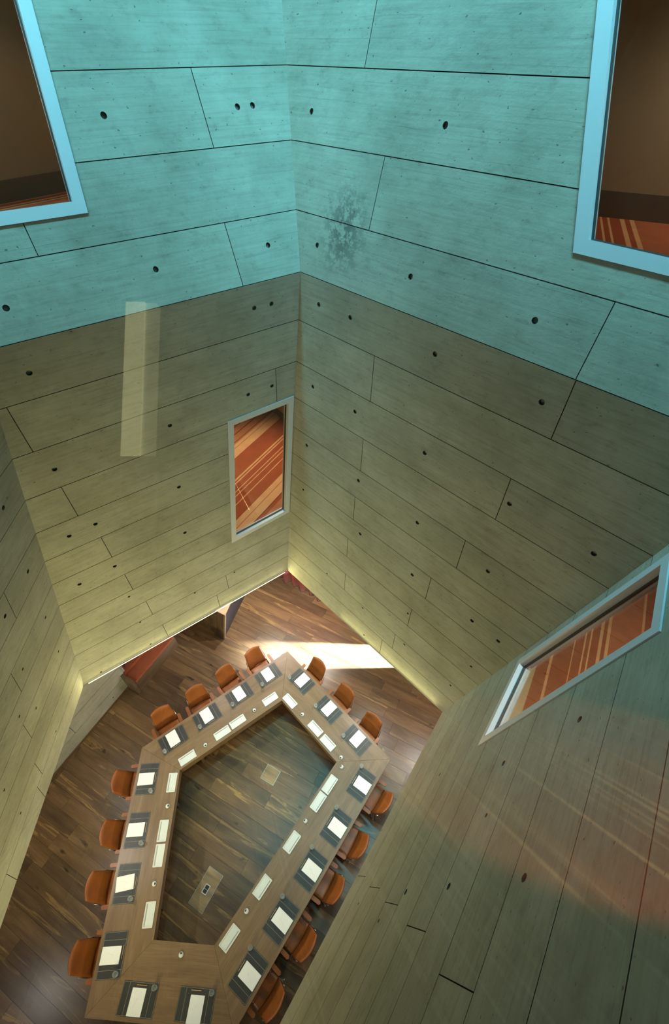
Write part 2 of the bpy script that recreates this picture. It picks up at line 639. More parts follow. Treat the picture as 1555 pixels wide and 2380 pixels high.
def subtract(poly, hole):
    """convex poly minus convex ccw hole -> convex pieces"""
    out, rest = [], poly
    k = len(hole)
    for i in range(k):
        p, q = hole[i], hole[(i + 1) % k]
        a, b = -(q[1] - p[1]), (q[0] - p[0])
        c = -(a * p[0] + b * p[1])
        o = clip(rest, -a, -b, -c)
        if len(o) > 2 and abs(area(o)) > 1e-5:
            out.append(o)
        rest = clip(rest, a, b, c)
        if len(rest) < 3:
            break
    return out


GAP, TH = 0.0075, 0.03


class Wall:
    def __init__(s, name, pl, corners, rows, joints=(), holes=(), windows=(), extra=(), auto=True, label=None, thick=0.15, patch=None, ext=0.07):
        n = Vector(pl[0])
        u = Vector((0, 0, 1)).cross(n).normalized()      # level direction in the wall
        v = n.cross(u).normalized()
        s.o = Vector(corners[0])
        s.u, s.v, s.n, s.pl = u, v, n, pl
        s.mat = Matrix(((u.x, v.x, n.x, s.o.x), (u.y, v.y, n.y, s.o.y), (u.z, v.z, n.z, s.o.z), (0, 0, 0, 1)))
        s.poly = ccw([s.to2(c) for c in corners])
        s.wins = [ccw([s.to2(c) for c in w]) for w in windows]
        cu = sum(p[0] for p in s.poly) / len(s.poly)
        big = [(p[0] + (ext if p[0] > cu else -ext), p[1]) for p in s.poly]
        V, F = prism(big, -thick, -TH, s.wins)
        s.obj = mesh(name, V, F, M['concrete'], None, matrix=s.mat)
        tag(s.obj, label, None, None, 'structure')
        s.pm = mk_concrete('rough_concrete', s.px(*patch)) if patch else M['concrete']
        s.panels(rows, joints, holes, auto)

    def to2(s, p):
        d = Vector(p) - s.o
        return (d.dot(s.u), d.dot(s.v))

    def px(s, x, y):
        return s.to2(hit(x, y, s.pl))

    def vz(s, z):
        return (z - s.o.z) / s.v.z

    def panels(s, rows, joints, holes, auto):
        J = [s.px(*j) for j in joints]
        H = []
        for h in holes:
            H.append((*s.px(h[0], h[1]), h[2] if len(h) > 2 else 0.026))
        rnd = random.Random(s.obj.name)
        us = [p[0] for p in s.poly]
        for r in range(len(rows) - 1):
            v0, v1 = s.vz(rows[r]) + GAP / 2, s.vz(rows[r + 1]) - GAP / 2
            band = clip(clip(s.poly, 0, 1, -v0), 0, -1, v1)
            if len(band) < 3 or abs(area(band)) < 1e-3:
                continue
            vm = (v0 + v1) / 2
            cuts = sorted(j[0] for j in J if v0 <= j[1] <= v1)
            if auto:
                lo, hi = min(p[0] for p in band), max(p[0] for p in band)
                x = lo + rnd.uniform(0.8, 2.6)
                while x < hi - 0.5:
                    if all(abs(x - c) > 1.5 for c in cuts):
                        cuts.append(x)
                    x += rnd.uniform(1.8, 3.2)
                cuts.sort()
            edges = [-1e3] + cuts + [1e3]
            for a, b in zip(edges[:-1], edges[1:]):
                piece = clip(clip(band, 1, 0, -(a + GAP / 2)), -1, 0, b - GAP / 2)
                if len(piece) < 3 or abs(area(piece)) < 2e-3:
                    continue
                piece = ccw(piece)
                sub = [piece]
                for w in s.wins:
                    nxt = []
                    for q in sub:
                        c = q
                        for i in range(len(w)):
                            p0, p1 = w[i], w[(i + 1) % len(w)]
                            aa, bb = -(p1[1] - p0[1]), (p1[0] - p0[0])
                            c = clip(c, aa, bb, -(aa * p0[0] + bb * p0[1]))
                            if len(c) < 3:
                                break
                        nxt += subtract(q, w) if len(c) >= 3 and abs(area(c)) > 1e-5 else [q]
                    sub = nxt
                geo, mine = [], []
                for q in sub:
                    q = ccw(q)
                    hs = []
                    for (hx, hy, hr) in H:
                        ins = True
                        for i in range(len(q)):
                            p0, p1 = q[i], q[(i + 1) % len(q)]
                            e = math.hypot(p1[0] - p0[0], p1[1] - p0[1])
                            if e < 1e-6:
                                continue
                            dd = ((p1[0] - p0[0]) * (hy - p0[1]) - (p1[1] - p0[1]) * (hx - p0[0])) / e
                            if dd < hr + 0.004:
                                ins = False
                        if ins:
                            hs.append([(hx + hr * math.cos(-t * math.pi / 6), hy + hr * math.sin(-t * math.pi / 6)) for t in range(12)])
                            mine.append((hx, hy, hr))
                    geo.append(prism(q, -TH, 0.0, hs))
                if not geo:
                    continue
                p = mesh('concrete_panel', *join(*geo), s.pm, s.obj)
                p.data.materials.append(M['joint'])  # side faces coloured dark so the gaps between panels look shaded
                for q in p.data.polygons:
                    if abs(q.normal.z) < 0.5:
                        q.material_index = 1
                for hx, hy, hr in mine:
                    mesh('tie_hole_plug', *lathe([(hr * 1.02, 0.0), (hr * 0.8, 0.004), (hr * 0.45, 0.006)], 12, hx, hy, -TH), M['plug'], p)


def lev(pl1, pl2, z):
    return meet(pl1, pl2, ZP(z))


def window_corners(pl, p):
    return [hit(*q, pl) for q in p]


# window openings: outer edges of the frames
w3 = window_corners(pBL, [(528, 980), (683, 919), (672, 1189), (538, 1262)])
w4 = window_corners(pRW, [(1207.5, 1535), (1112, 1736), (1537, 1469), (1562, 1284)])
w1 = window_corners(pUL, [(205, 496), (62, -40)])
uL = Vector((0, 0, 1)).cross(Vector(pUL[0])).normalized()
uR = Vector((0, 0, 1)).cross(Vector(pUR[0])).normalized()
vL, vR = Vector(pUL[0]).cross(uL), Vector(pUR[0]).cross(uR)
b1 = Vector(w1[0]); t1 = Vector(w1[1])
t1 = b1 + (t1 - b1) * 1.16
sgn = -1 if uL.x > 0 else 1
w1 = [b1, b1 + uL * sgn * 0.95, t1 + uL * sgn * 0.95, t1]
w2a = Vector(hit(1332, 588, pUR)); w2b = Vector(hit(1390, 0, pUR))
w2b = w2a + (w2b - w2a) * 1.25
sgn2 = 1 if uR.x > 0 else -1
w2 = [w2a, w2a + uR * sgn2 * 0.95, w2b + uR * sgn2 * 0.95, w2b]
# the photographer's window in the near wall
uN = Vector((1, 0, 0)); vN = Vector(pNW[0]).cross(Vector((0, 0, 1)).cross(Vector(pNW[0])).normalized())


def onN(x, z):
    y = (pNW[1] - pNW[0][2] * z) / pNW[0][1]
    return Vector((x, y, z))


w5 = [onN(-1.25, 9.62), onN(0.85, 9.62), onN(1.25, 11.9), onN(-1.25, 11.9)]

BLh = [(68, 867), (185, 898), (591, 716), (631, 706), (577, 917), (632, 897), (395, 989), (127, 1091), (416, 1132), (222, 1218), (161, 1246),
       (430, 1238), (267, 1316), (185, 1358), (204, 1443, .018), (300, 1387, .018), (453, 1378, .018), (326, 1446, .018), (545, 1330, .018),
       (350, 1497, .018), (235, 1562, .018)]
BRh = [(741, 708), (814, 738), (866, 823), (1011, 823), (1259, 935), (727, 899), (825, 957), (987, 1053), (713, 1035), (833, 1117),
       (1184, 1171), (970, 1215), (837, 1241), (1380, 1287), (958, 1336), (1134, 1328), (1097, 1443), (1158, 1490), (705, 1138, .02),
       (843, 1413, .018), (948, 1426, .018), (846, 1476, .018), (940, 1498, .018), (1095, 1549, .018), (1047, 1593, .018), (760, 1333, .018)]
LWh = [(8, 1180), (65, 1328), (12, 1432), (106, 1435, .02), (53, 1555, .018), (136, 1514, .018), (84, 1646, .018), (45, 1665, .018),
       (10, 1836, .018), (130, 1700, .016), (48, 1890, .018), (80, 1930, .018), (14, 2125, .016)]
RWh = [(1170, 1774), (1347, 1672), (1062, 1838), (1218, 2040), (1043, 2060), (943, 2073), (1022, 1800, .02), (960, 1740, .018), (1130, 1895, .018),
       (900, 1850, .016), (887, 1930, .016), (833, 2100, .016), (880, 2140, .018)]
wall_bl = Wall('wall_back_left', pBL, [lev(pLW, pBL, ZC), SC, FC, lev(pLW, pBL, ZF)], ROWS,
               [(49, 1004), (162, 1166), (247, 1271), (642, 890), (298, 1350), (344, 1407), (525, 1338), (509, 1402), (378, 1453)], BLh, [w3], auto=False)
wall_br = Wall('wall_back_right', pBR, [SC, lev(pRW, pBR, ZC), lev(pRW, pBR, ZF), FC], ROWS,
               [(866, 875), (1310, 952), (842, 1047), (1171, 1156), (824, 1172), (1073, 1283), (808, 1264), (997, 1362), (802, 1348), (954, 1428),
                (918, 1478), (884, 1510)], BRh, [], auto=False)
wall_ul = Wall('wall_upper_left', pUL, [lev(pULW, pUL, ZF), FC, lev(pUL, pUR, ZT), lev(pULW, pUL, ZT)], UROWS,
               [(470, 250), (75, 565), (540, 580)], [(241, 268), (552, 248), (587, 245), (362, 626), (14, 716), (623, 570)], [w1], auto=False)
wall_ur = Wall('wall_upper_right', pUR, [FC, lev(pUR, pRW, ZF), lev(pUR, pRW, ZT), lev(pUL, pUR, ZT)], UROWS,
               [(862, 78), (876, 450), (1385, 790)], [(724, 259), (1035, 291), (737, 570), (954, 643), (1243, 745)], [w2], auto=False, patch=(800, 535))
wall_l = Wall('wall_left', pLW, [lev(pLW, pNW, ZC), lev(pLW, pBL, ZC), lev(pLW, pBL, ZF), lev(pLW, pNW, ZF)], ROWS,
              [(38, 1587), (64, 1700), (84, 1779), (104, 1851), (18, 2033), (20, 1400)], LWh, auto=False)
wall_lu = Wall('wall_upper_side', pULW, [lev(pLW, pNW, ZF), lev(pLW, pBL, ZF), lev(pULW, pUL, ZT), lev(pULW, pNW, ZT)], UROWS)
RROWS = ROWS + UROWS[1:]
wall_r = Wall('wall_right', pRW, [lev(pRW, pBR, ZC), lev(pRW, pNW, ZC), lev(pRW, pNW, ZT), lev(pRW, pUR, ZT), lev(pRW, pBR, ZF)], RROWS,
              [(835, 2036), (867, 2062), (897, 2097), (950, 2152), (1037, 2273), (1240, 1640)], RWh, [w4], auto=False)
wall_n = Wall('wall_near', pNW, [lev(pLW, pNW, ZC), lev(pRW, pNW, ZC), lev(pRW, pNW, ZT), lev(pULW, pNW, ZT), lev(pLW, pNW, ZF)], RROWS,
              [], [], [w5])


# ------------------------------------------------------------------ windows: frame, gasket, pane
def lerp(a, b, t):
    return (a[0] + (b[0] - a[0]) * t, a[1] + (b[1] - a[1]) * t)


def inset(poly, d):
    """inset a ccw convex polygon"""
    k = len(poly)
    L = []
    for i in range(k):
        p, q = poly[i], poly[(i + 1) % k]
        e = math.hypot(q[0] - p[0], q[1] - p[1])
        a, b = -(q[1] - p[1]) / e, (q[0] - p[0]) / e
        L.append((a, b, a * p[0] + b * p[1] + d))
    out = []
    for i in range(k):
        a1, b1_, c1 = L[i - 1]
        a2, b2, c2 = L[i]
        det = a1 * b2 - a2 * b1_
        out.append(((c1 * b2 - c2 * b1_) / det, (a1 * c2 - a2 * c1) / det))
    return out


def window(name, wall, k, width, proud=0.012, depth=0.055, label=None):
    poly = wall.wins[k]
    o0 = inset(poly, 0.002)
    i0 = inset(poly, width)
    g0 = inset(poly, width - 0.012)
    root = mesh(name, *prism(o0, -0.085, proud, [i0[::-1]]), M['frame'], matrix=wall.mat)
    tag(root, label, None, None, 'structure')
    i1 = inset(poly, width + 0.012)
    mesh('gasket', *prism(i0, -depth - 0.01, -depth + 0.012, [i1[::-1]]), M['gasket'], root)
    mesh('glazing_bead', *prism(inset(poly, width + 0.0005), -depth - 0.03, -depth - 0.012, [inset(poly, width + 0.012)[::-1]]), M['frame'], root)
    mesh('pane', *prism(inset(poly, width + 0.006), -depth - 0.006, -depth), M['glass'], root)
    return root


window('window_1', wall_ul, 0, 0.095, label='pale grey framed window in the upper left concrete wall')
window('window_2', wall_ur, 0, 0.095, label='pale grey framed window in the upper right concrete wall')
window('window_3', wall_bl, 0, 0.085, label='tall narrow framed window beside the back corner, striped carpet behind')
window('window_4', wall_r, 0, 0.085, label='slanting framed window in the right wall, orange striped carpet behind')
window('window_5', wall_n, 0, 0.08, label='window in the near wall that the view is taken through')


# ------------------------------------------------------------------ rooms behind the windows
def room(n, cx, cy, z, w, dp, ang, h, ws, stripe, period, base, stops, power, lampxy, aim=None, tone='plaster', skirt=0.16, cone=110, wall=None):
    """box room: local +y points away from the shaft"""
    m = frame((cx - math.cos(ang) * dp, cy - math.sin(ang) * dp, z), (math.cos(ang), math.sin(ang)))
    t = 0.08
    fp = [(-w / 2, 0), (w / 2, 0), (w / 2, dp), (-w / 2, dp)]
    if wall:
        nv = m.to_3x3().inverted() @ Vector((wall[0][0], wall[0][1], 0))
        kk = wall[1] - wall[0][2] * z - wall[0][0] * m.translation.x - wall[0][1] * m.translation.y
        fp = ccw(clip(fp, -nv.x, -nv.y, kk - 0.07))
    f = mesh('floor_room_%d' % n, *prism(fp, -t, 0), mk_carpet('striped_carpet_%d' % n, stripe - (ang - math.pi / 2), period,
             (-math.sin(stripe) * m.translation.x + math.cos(stripe) * m.translation.y - base) / period, stops), matrix=m)
    tag(f, None, None, None, 'structure')
    c = mesh('ceiling_room_%d' % n, *box(0, dp / 2 + ws / 2 + t / 2, h + t / 2, w + 2 * t, dp - ws + t, t), M['white_ceiling'], matrix=m)
    tag(c, None, None, None, 'structure')
    for i, (x, y, sx, sy) in enumerate([(-w / 2 - t / 2, dp / 2 + ws / 2, t, dp - ws), (w / 2 + t / 2, dp / 2 + ws / 2, t, dp - ws), (0, dp + t / 2, w + 2 * t, t)]):
        if True:
            o = mesh('wall_room_%d_%s' % (n, 'left right back'.split()[i]), *box(x, y, h / 2, sx, sy, h), M[tone], matrix=m)
            tag(o, None, None, None, 'structure')
            ix = -1 if x > 0 else 1
            if i < 2:
                b = box(x + ix * (t / 2 + 0.008), dp / 2 + ws / 2, skirt / 2, 0.016, dp - ws, skirt)
            else:
                b = box(0, dp - 0.008, skirt / 2, w - 0.034, 0.016, skirt)
            o2 = mesh('baseboard_room_%d_%s' % (n, 'left right back'.split()[i]), *b, M['skirting'], matrix=m)
            tag(o2, None, None, None, 'structure')
    if power:
        p = m @ Vector((lampxy[0], lampxy[1], h - 0.05))
        q = m @ Vector((*aim, 0)) if aim else p + Vector((0, 0, -1))
        l = lamp('room_ceiling_lamp', 'SPOT', p, q, power, (1.0, 0.78, 0.52), spot_size=math.radians(cone), spot_blend=0.8, shadow_soft_size=0.1)
    return m


aL = math.atan2(-pBL[0][1], -pBL[0][0])
aR = math.atan2(-pUR[0][1], -pUR[0][0])
aW = math.atan2(-pRW[0][1], -pRW[0][0])
cw3 = sum((np.array(p) for p in w3)) / 4
cw4 = sum((np.array(p) for p in w4)) / 4
cw1 = sum((np.array(p) for p in w1)) / 4
cw2 = sum((np.array(p) for p in w2)) / 4


def behind(c, ang, d):
    return c[0] + math.cos(ang) * d, c[1] + math.sin(ang) * d


x3, y3 = behind(cw3, aL, 0.42 + 4.6)
room(3, x3, y3, 4.95, 4.0, 4.6, aL, 2.9, 0.1, math.radians(60.7), 2.4, 3.72, STRIPES_A, 420, (0.9, 1.6), (0.2, 1.2), cone=85)
x4, y4 = behind(cw4, aW, 4.0)
room(4, x4, y4, 5.3, 7.0, 4.05, aW, 3.3, 0.75, math.radians(61.0), 1.6, -2.4, STRIPES_B, 620, (0.2, 2.2), (0.2, 1.6), cone=120)
a1_, a2_ = math.radians(142.7), math.radians(64.5)
room(1, -3.10, 5.39, 9.74, 1.9, 1.5, a1_, 1.6, 0.75, math.radians(52), 1.6, 0.0, STRIPES_B, 230, (-0.5, 1.0), (-0.4, 0.9), skirt=0.17, cone=150, wall=pUL)
room(2, 2.70, 4.83, 9.70, 1.9, 1.2, a2_, 1.6, 0.75, math.radians(70), 1.6, 0.0, STRIPES_B, 45, (0.7, 0.95), (0.5, 0.9), skirt=0.2, cone=150, wall=pUR)

# plaster ledge along the near edge of the carpet behind window_4
la, lb = np.array([2.62, 2.783]), np.array([2.149, 2.007])
le = (la - lb) / np.linalg.norm(la - lb)
lm = (la + lb) / 2
tag(mesh('trim_3', *box(0, 0.16, 5.315, 3.2, 0.32, 0.03), M['plaster'], matrix=frame((lm[0], lm[1], 0), (-le[1], le[0]) if pRW[0][0] * -le[1] + pRW[0][1] * le[0] > 0 else (le[1], -le[0]))),
    None, None, None, 'structure')
# the gallery room the picture is taken from
f5 = mesh('floor_gallery', *box(0.2, -2.6, 9.21, 6.4, 4.3, 0.08), mk_carpet('striped_carpet_gallery', math.radians(75), 1.2, 0.3, STRIPES_B))
tag(f5, None, None, None, 'structure')
for nm, b in (('wall_gallery_back', box(0.2, -4.0, 11.0, 6.4, 0.1, 3.6)), ('wall_gallery_left', box(-3.0, -1.6, 11.0, 0.1, 4.9, 3.6)),
              ('wall_gallery_right', box(3.4, -1.2, 11.0, 0.1, 5.6, 3.6)), ('ceiling_gallery', box(0.2, -1.6, 12.75, 6.6, 5.2, 0.1))):
    tag(mesh(nm, *b, M['skirting']), None, None, None, 'structure')
lamp('gallery_ceiling_lamp', 'SPOT', (2.4, -0.7, 12.6), (1.6, -2.5, 9.25), 1150, (1.0, 0.80, 0.58), spot_size=math.radians(38), spot_blend=0.25,
     shadow_soft_size=0.05)
# glowing strip added in the gallery for its reflection in the pane
tag(mesh('wall_gallery_lightbox', *box(-1.325, -2.55, 11.74, 0.125, 0.08, 1.04), M['lightbox']), None, None, None, 'structure')
tag(mesh('wall_gallery_lightbox_side', *box(-1.225, -2.56, 11.74, 0.075, 0.06, 1.04), M['lightbox_dim']), None, None, None, 'structure')  # dimmer copy, shade of a curtain put into its glow
tag(mesh('wall_gallery_pier', *box(-1.28, -2.55, 10.235, 0.22, 0.08, 1.97), M['plaster']), None, None, None, 'structure')

# ------------------------------------------------------------------ ground floor: floor planks, ceiling, walls
PA = math.radians(-27.5)
fl = mesh('floor', *box(0, 0, -0.06, 24, 24, 0.08), M['joinery'], matrix=Matrix.Translation((-1, 2, 0)) @ Matrix.Rotation(PA, 4, 'Z'))
tag(fl, 'brown oak plank floor of the meeting room', None, None, 'structure')
inv = (Matrix.Translation((-1, 2, 0)) @ Matrix.Rotation(PA, 4, 'Z')).inverted()
PW = 0.275
reg = [inv @ Vector((x, y, 0)) for x, y in ((-7.0, -1.6), (2.4, -1.6), (2.4, 8.6), (-7.0, 8.6))]
y0, y1_ = min(p.y for p in reg), max(p.y for p in reg)
off0 = (inv @ Vector(atz(13, 2150, 0))).y % PW
rp = random.Random(3)
count = 0
y = math.floor(y0 / PW) * PW + off0 - PW
while y < y1_:
    band = clip(clip([(p.x, p.y) for p in reg], 0, 1, -(y - 0.05)), 0, -1, y + PW + 0.05)
    if len(band) >= 3:
        lo, hi = min(p[0] for p in band), max(p[0] for p in band)
        x = lo - rp.uniform(0.2, 2.2)
        while x < hi:
            ln = rp.choice([1.6, 2.2, 2.2, 2.8, 2.8, 0.7])
            g = 0.0015
            V, F = prism([(-ln / 2 + g, -PW / 2 + g), (ln / 2 - g, -PW / 2 + g), (ln / 2 - g, PW / 2 - g), (-ln / 2 + g, PW / 2 - g)], -0.019,
                         rp.uniform(-0.0006, 0.0006))
            mesh('floor_plank', V, F, M['floor'], fl, matrix=Matrix.Translation((x + ln / 2, y + PW / 2, 0.0)))
            count += 1
            x += ln
    y += PW
print('planks', count)

soff = [tuple(p[:2]) for p in (lev(pLW, pBL, ZC), SC, SR, lev(pRW, pNW, ZC), lev(pLW, pNW, ZC))]
soff = ccw(soff)
ce = mesh('ceiling', *prism([(-9, -7), (7, -7), (7, 10.5), (-9, 10.5)], ZC + 0.0, ZC + 0.15, [inset(soff, -0.12)[::-1]]), M['white_ceiling'])
tag(ce, None, None, None, 'structure')
for nm, b in (('wall_ground_north', box(-1, 10.55, 1.65, 16, 0.1, 3.3)), ('wall_ground_south', box(-1, -7.05, 1.65, 16, 0.1, 3.3)),
              ('wall_ground_west', box(-9.05, 1.75, 1.65, 0.1, 17.5, 3.3))):
    tag(mesh(nm, *b, M['concrete']), None, None, None, 'structure')
# right hand wall with the narrow doorway the daylight comes through
tag(mesh('wall_ground_east', *join(box(2.85, -0.89, 1.65, 0.2, 12.22, 3.3), box(2.85, 8.115, 1.65, 0.2, 4.77, 3.3)), M['concrete']), None, None, None, 'structure')

# concrete wall of the ground floor seen under the left edge
K, G = atz(305, 1590, 0), atz(130, 1797, 0)
dk = (K - G) / np.linalg.norm(K - G)
nk = np.array([dk[1], -dk[0], 0])
pGW = (nk, float(nk @ K))
Wall('wall_ground_left', pGW, [G - dk * 3.0, K, K + np.array([0, 0, ZC]), G - dk * 3.0 + np.array([0, 0, ZC])],
     [0, 0.45, 0.9, 1.4, 1.9, 2.4, 2.9, 3.3], [(175, 1703)], [(263, 1621, .02)], [], auto=False)
bbm = frame(((K + G - dk * 3) / 2), -nk)
bl_len = float(np.linalg.norm(K - G) + 3.0)
tag(mesh('baseboard_left', *box(0, -0.008, 0.03, bl_len, 0.016, 0.06), M['joinery'], matrix=bbm), None, None, None, 'structure')
# unseen baffles added to keep roof slot light off floor and table
for k, (ba, bb) in enumerate((((-4.24, 2.525), (-0.40, 5.38)), ((-0.32, 5.38), (3.05, 1.88)))):
    ba, bb = Vector((*ba, 0)), Vector((*bb, 0))
    bx = (bb - ba).normalized()
    inn = Vector((bx.y, -bx.x, 0))
    bc = (ba + bb) / 2 + inn * 0.34
    tag(mesh('trim_%d' % (k + 1), *box(0, 0, 14.1, (bb - ba).length + 0.3, 0.10, 1.36), M['concrete'], matrix=frame((bc.x, bc.y, 0), inn)), None, None, None, 'structure')
# roof over the shaft
tag(mesh('ceiling_roof', *box(0, 1.5, ZT + 0.15, 16, 16, 0.2), M['white_ceiling']), None, None, None, 'structure')


# ------------------------------------------------------------------ LED strip along the back left wall, lamps without fixtures at other edges
def strip(a, b, pl, label, power, up, visible=False, under=False):
    UP = math.radians(up)
    a, b = Vector(a), Vector(b)
    n = Vector((pl[0][0], pl[0][1], 0)).normalized()
    c = (a + b) / 2
    ln = (b - a).length
    io, dz = (-0.03, -0.014) if under else (0.02, -0.012)
    m = frame((c.x + n.x * io, c.y + n.y * io, ZC + dz), n)
    ln -= 0.06
    if not under:
        o = mesh('light_strip', *box(0, -0.006, -0.002, ln - 0.06, 0.012, 0.006), M['steel'], matrix=m)
        mesh('diffuser', *box(0, -0.006, 0.004, ln - 0.08, 0.010, 0.005), M['led'], o)
        tag(o, label, 'light strip')
    p = c + n * (0.006 if under else io + 0.004) + Vector((0, 0, -0.003 if under else dz + 0.006))
    l = lamp('wall_washer', 'AREA', p, p + Vector((0, 0, 1)), power, WARM, shape='RECTANGLE', size=ln - 0.1, size_y=0.006, spread=math.radians(112 if under else 180))
    zz = (n * math.cos(UP) + Vector((0, 0, 1)) * math.sin(UP)).normalized()
    xx = (b - a).normalized()
    l.matrix_world = Matrix.Translation(p) @ Matrix((xx, (-zz).cross(xx), -zz)).transposed().to_4x4()


strip(lev(pLW, pBL, ZC), SC, pBL, 'thin bright light strip along the lower edge of the back left wall', 64, 12, True)
# short-throw uplight grazing the back right wall
gn, gx = Vector((pBR[0][0], pBR[0][1], 0)).normalized(), (Vector(SR) - Vector(SC)).normalized()
gz = (Vector((0, 0, 1)) - gn * 0.35).normalized()
gl = lamp('wall_washer', 'AREA', (0, 0, 5), (0, 0, 4), 2.6, WARM, shape='RECTANGLE', size=2.2, size_y=0.012, spread=math.radians(95))
gl.matrix_world = Matrix.Translation((Vector(SC) + Vector(SR)) / 2 + gx * 0.72 + gn * 0.10 + Vector((0, 0, -0.01))) @ Matrix((gx, (-gz).cross(gx), -gz)).transposed().to_4x4()
strip(SR, lev(pRW, pNW, ZC), pRW, '', 42, 3, under=True)  # unseen lamp without fixture, added to brighten the walls opposite
strip(lev(pRW, pNW, ZC), lev(pLW, pNW, ZC), pNW, '', 150, 5, under=True)  # likewise an added lamp, out of view on the near wall

# ------------------------------------------------------------------ the table
TZ = 0.74
Ou = [atz(668, 1513, TZ)[:2], atz(908, 1764, TZ)[:2], None, None, atz(330, 1738, TZ)[:2]]
In = [atz(655, 1628, TZ)[:2], atz(782, 1771, TZ)[:2], atz(498, 2197, TZ)[:2], atz(357, 2184, TZ)[:2], atz(418, 1790, TZ)[:2]]
eR = atz(560, 2372, TZ)[:2] - Ou[1]
eL = atz(200, 2345, TZ)[:2] - Ou[4]
bot = In[2] - In[3]
bot = bot / np.linalg.norm(bot)
nb = np.array([bot[1], -bot[0]])
if nb[1] > 0:
    nb = -nb
q0 = In[3] + nb * 0.90


def isect(p, d, q, e):
    t = np.linalg.solve(np.array([[d[0], -e[0]], [d[1], -e[1]]]), q - p)
    return p + d * t[0]


Ou[2] = isect(q0, bot, Ou[1], eR)
Ou[3] = isect(q0, bot, Ou[4], eL)
tc = np.mean(Ou, axis=0)
table = empty('conference_table', Matrix.Translation((tc[0], tc[1], 0)))
tag(table, 'large five-sided ring shaped oak conference table with an open centre', 'table')
SIDES = {'far right': (0, 1), 'right': (1, 2), 'near': (2, 3), 'left': (3, 4), 'far left': (4, 0)}
EDGE = {}
tim = Matrix.Translation((-tc[0], -tc[1], 0))
for nm, (i, j) in SIDES.items():
    a, b, ia, ib = (np.array(x) for x in (Ou[i], Ou[j], In[i], In[j]))
    e = (b - a) / np.linalg.norm(b - a)
    n = np.array([-e[1], e[0]])
    if n @ (tc - a) < 0:
        n = -n
    EDGE[nm] = (a, b, e, n)
    m = frame((a[0], a[1], 0), n)          # +y into the table, x along the edge
    mi = m.inverted()

    def L(p):
        q = mi @ Vector((p[0], p[1], 0))
        return (q.x, q.y)
    quad = ccw([L(a), L(b), L(ib), L(ia)])
    top = mesh('tabletop', *prism(inset(quad, 0.0012), TZ - 0.045, TZ), M['table'], table, matrix=tim @ m)
    # apron under the inner edge and a recessed skirt under the top
    li, lj = Vector(L(ia)), Vector(L(ib))
    di = (lj - li).normalized()
    ni = Vector((-di.y, di.x))
    if ni.y > 0:
        ni = -ni
    ap = ccw([tuple(li + ni * 0.005), tuple(lj + ni * 0.005), tuple(lj + ni * 0.03 - di * 0.0), tuple(li + ni * 0.03)])
    mesh('inner_apron', *prism(ap, TZ - 0.19, TZ - 0.046), M['table'], table, matrix=tim @ m)
    x0, x1 = sorted((L(a)[0], L(b)[0]))
    xi0, xi1 = sorted((li.x, lj.x))
    for f in (0.18, 0.82):
        xc = xi0 + (xi1 - xi0) * f
        mesh('support_panel', *box(xc, 0.52, (TZ - 0.046) / 2, 0.06, 0.42, TZ - 0.046), M['joinery'], table, matrix=tim @ m)

